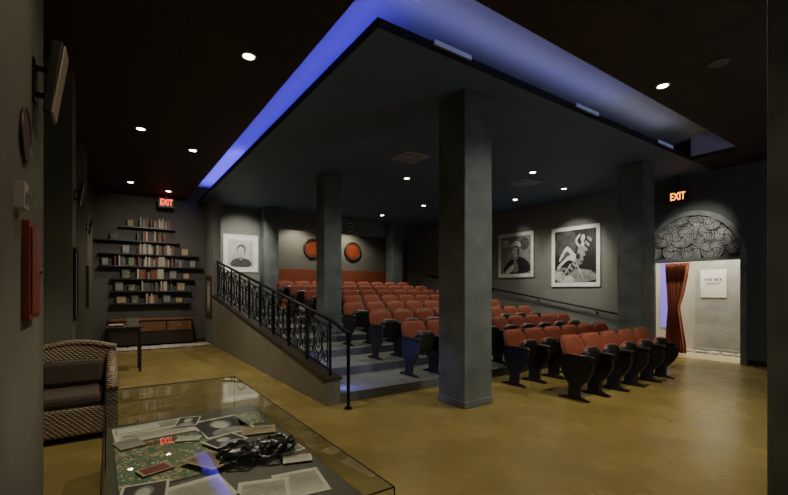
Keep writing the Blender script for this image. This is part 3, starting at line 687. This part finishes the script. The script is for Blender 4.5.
sheet('ticket_card',0.88,2.25,0.16,0.10,-0.3,lines(5),PM,'small cream card with printed lines','card',lv=1)
def tangle(u,v):
    E = empty('tangled_leather_straps',(u,v,ZT+0.020)); r2 = random.Random(3)
    m = MB()
    for i in range(22):
        a = r2.random()*6.28; cx = r2.uniform(-0.15,0.15); cyy = r2.uniform(-0.07,0.07); rx = r2.uniform(0.04,0.12); ry = r2.uniform(0.03,0.07); ph = r2.random()*6
        pts = []
        for k in range(18):
            t = k/17*5.2+ph; x = cx+rx*math.cos(t)*math.cos(a)-ry*math.sin(t)*math.sin(a); y = cyy+rx*math.cos(t)*math.sin(a)*0.7+ry*math.sin(t)*math.cos(a)
            pts.append((x,y,0.014+0.03*(1+math.sin(t*1.7+ph))*(0.3+0.7*r2.random()*0.5+0.2)))
        m.tube(pts,[0.005+0.007*math.sin(math.pi*k/17) for k in range(18)],6)
    m.obj('strap',['leather'],E,smooth=True)
    m = MB()
    for cx,cyy,rx,ry,rz,a in [(-0.09,0.0,0.11,0.045,0.030,0.3),(0.07,0.01,0.12,0.05,0.034,-0.2),(0.0,-0.03,0.08,0.04,0.028,0.8)]:
        mm = Matrix.Translation((cx,cyy,rz+0.002)) @ Matrix.Rotation(a,4,'Z') @ Matrix.Diagonal((rx,ry,rz,1))
        r = bmesh.ops.create_icosphere(m.bm,subdivisions=3,radius=1,matrix=mm)
        for vv in r['verts']:
            n_ = math.sin(vv.co.x*90)*math.cos(vv.co.y*110)*0.007; vv.co.z = max(0.0,vv.co.z+n_); vv.co.y += n_
    m.obj('crumpled_leather',['leather'],E,smooth=True)
    for i in range(7):
        a = i*0.9; m = MB(); b = (0.18*math.cos(a),0.075*math.sin(a),0.03)
        m.tube([(b[0]*0.6,b[1]*0.6,0.05),b,(b[0]*1.25,b[1]*1.3,0.02),(b[0]*1.35,b[1]*1.55,0.006)],[0.009,0.008,0.005,0.003],6); m.obj('loose_strap',['leather'],E,smooth=True)
    top(E,'tangled bundle of crumpled black leather straps','leather bundle')
tangle(0.70,2.42)

# ---------------------------------------------------------------- bookshelves, cabinet, small table
shelves = [(3.18,0.2,1.50,[(0.66,1.40)]),(2.81,-0.32,1.62,[(0.60,1.30)]),(2.46,-0.25,2.10,[(0.62,1.45)]),(2.13,-0.25,2.22,[(0.10,0.32),(0.62,1.70)]),(1.80,0.0,2.00,[(0.6,1.25)]),(1.47,0.0,1.92,[(0.7,1.4)]),(1.14,0.0,1.90,[(0.8,1.05)])]
bcols = [(0.34,0.30,0.22),(0.20,0.04,0.028),(0.06,0.08,0.13),(0.40,0.36,0.28),(0.05,0.05,0.05),(0.18,0.12,0.06),(0.08,0.11,0.08),(0.48,0.45,0.38),(0.20,0.08,0.04)]
bm_ = []
for i,c in enumerate(bcols):
    M['bk%d'%i] = mat('book_cover_%d'%i, c, rough=0.6)
    m = MB(); w = 0.036; h = [0.19,0.25,0.22,0.27,0.18,0.24,0.21,0.26,0.23][i]; d=0.16
    m.box(0,w,0,0.003,0,h,0); m.box(0,0.003,0,d,0,h,0); m.box(w-0.003,w,0,d,0,h,0); m.box(0.003,w-0.003,0.003,d-0.004,0.003,h-0.004,1)
    o = m.obj('book',['bk%d'%i,'paper']); bm_.append(o)
used = set(); names = ['top','second','third','fourth','fifth','sixth','lowest']; cn = ['cream','dark red','navy','beige','black','brown','green','white','rust']
for si,(z,a,b,segs) in enumerate(shelves):
    m = MB(); m.box(a,b,YB-0.22,YB-0.001,z-0.03,z); o = m.obj('wall_shelf',['black'],bevel=0.003); top(o,'thin black floating wall shelf','shelf','floating wall shelves')
    for s0,s1 in segs:
        x = s0
        while x < s1:
            i = R.randrange(len(bcols)); src = bm_[i]
            if i in used: o = src.copy(); COL.objects.link(o)
            else: o = src; used.add(i)
            o.location = (x,YB-0.205,z+0.001); top(o,cn[i]+' hardback book standing upright on a shelf','book','books on the '+names[si]+' shelf')
            x += 0.038 + (0.0 if R.random() < 0.88 else 0.05)
for i,o in enumerate(bm_):
    if i not in used: bpy.data.objects.remove(o)
def small_frame(x,z,w,h,pm='g3'):
    E = empty('picture_frame',(x,YB-0.12,z+0.001),(0,0,0)); m = MB(); m.box(-w/2,w/2,-0.01,0.01,0,h); m.obj('frame',['dwood'],E,bevel=0.003)
    m = MB(); m.box(-w/2+0.02,w/2-0.02,-0.013,-0.0105,0.02,h-0.02); m.obj('print',[pm],E)
    top(E,'small framed picture standing on a shelf','picture frame','framed pictures on the shelves')
for x,zi,w,h,pm in [(0.35,2,0.18,0.24,'g3'),(1.75,2,0.2,0.22,'tan'),(0.35,4,0.2,0.24,'poster'),(1.45,4,0.2,0.24,'g3'),(1.78,4,0.18,0.18,'tan'),(-0.1,3,0.16,0.22,'g3'),(0.47,3,0.16,0.24,'poster'),(1.95,3,0.18,0.22,'g3'),(0.25,6,0.24,0.2,'tan'),(0.55,6,0.18,0.22,'poster'),(1.3,6,0.2,0.22,'g3'),(1.6,6,0.2,0.16,'tan'),(0.2,5,0.2,0.24,'g3'),(0.48,5,0.18,0.18,'poster'),(1.65,5,0.22,0.24,'tan'),(0.1,1,0.2,0.18,'g2'),(0.45,0,0.16,0.2,'tan')]:
    small_frame(x,shelves[zi][0],w,h,pm)
E = empty('sideboard',(0.95,12.83,0)); m = MB(); m.box(-0.95,0.95,-0.24,0.24,0.08,0.70); m.obj('body',['dwood'],E,bevel=0.005)
m = MB(); m.box(-0.98,0.98,-0.27,0.25,0.701,0.74); m.obj('top',['wood'],E,bevel=0.004)
for i in range(3):
    m = MB(); m.box(-0.92+i*0.62,-0.34+i*0.62,-0.26,-0.241,0.42,0.66); d = m.obj('drawer',['wood'],E,bevel=0.004)
    m = MB(); m.cyl((-0.63+i*0.62,-0.285,0.54),(-0.63+i*0.62,-0.26,0.54),0.015,8); k = m.obj('knob',['steel'],None); k.parent = d
for x in (-0.88,0.88):
    for y in (-0.18,0.18):
        m = MB(); m.box(x-0.03,x+0.03,y-0.03,y+0.03,0.001,0.08); m.obj('leg',['dwood'],E)
top(E,'dark wood sideboard with brown drawers under the shelves','sideboard')
E = empty('side_table',(0.22,9.15,0)); m = MB(); m.box(-0.27,0.27,-0.25,0.25,0.80,0.83); m.obj('top',['dwood'],E,bevel=0.004)
m = MB(); m.box(-0.25,0.25,-0.23,0.23,0.73,0.799); m.obj('apron',['dwood'],E)
for x in (-0.24,0.24):
    for y in (-0.22,0.22):
        m = MB(); m.box(x-0.02,x+0.02,y-0.02,y+0.02,0.001,0.73); m.obj('leg',['black'],E)
top(E,'small black table with slim legs','table')
m = MB(); m.box(-0.10,0.10,-0.1,0.1,0,0.03,1); m.box(-0.11,0.11,-0.11,0.11,0.031,0.036,0); top(m.obj('book',['paper','g2'],loc=(0.09,9.08,0.831),rot=(0,0,0.1)),'pale book lying on small table','book')
m = MB(); m.box(-0.1,0.1,-0.04,0.04,0,0.02); m.box(-0.10,0.10,-0.01,0.01,0.02,0.14); top(m.obj('card_stand',['g3'],loc=(0.36,9.27,0.831),rot=(0,0,0.1)),'small white card stand on black table','card stand')

def pebbles(n,x0,x1,y0,y1,label):
    m = MB()
    for i in range(n):
        r = 0.022+R.random()*0.02; mm = Matrix.Translation((x0+R.random()*(x1-x0), y0+R.random()*(y1-y0), r*0.6+0.002)) @ Matrix.Rotation(R.random()*3,4,'Z') @ Matrix.Diagonal((r*1.3,r,r*0.6,1))
        bmesh.ops.create_icosphere(m.bm,subdivisions=1,radius=1,matrix=mm)
    o = m.obj('pebbles',['peb'],smooth=True); top(o,label,'pebbles',kind='stuff')
pebbles(1900,-0.25,2.22,12.0,12.52,'strip of pale pebbles along lobby wall')
pebbles(500,11.55,11.85,1.2,5.9,'strip of pale pebbles along hall wall')

# blue step lights on inner face of the stair wall
for vv,zb in ((5.12,0.22),(6.3,0.36)):
    m = MB(); m.box(2.503,2.52,vv-0.07,vv+0.07,zb,zb+0.06); top(m.obj('step_light',['blueled']),'small blue step light beside the stair railing','step light','blue step lights')
    spot((2.56,vv,zb+0.08),(3.2,vv+0.1,zb-0.08),14,col=(0.2,0.22,1),size=2.6,blend=1,name='step_lamp')

# ---------------------------------------------------------------- world, camera
w = bpy.data.worlds.new('w'); scene.world = w; w.use_nodes = True
w.node_tree.nodes['Background'].inputs[0].default_value = (0.02,0.022,0.03,1); w.node_tree.nodes['Background'].inputs[1].default_value = 0.3
cam = bpy.data.cameras.new('camera'); co = bpy.data.objects.new('camera',cam); COL.objects.link(co); scene.camera = co
cam.sensor_width = 36; cam.lens = 36*413/788; cam.shift_y = (290-247.5)/788; cam.clip_start = 0.05
co.location = (0,0,1.5); co.rotation_euler = (math.pi/2,0,-math.atan2(0.567,0.824))
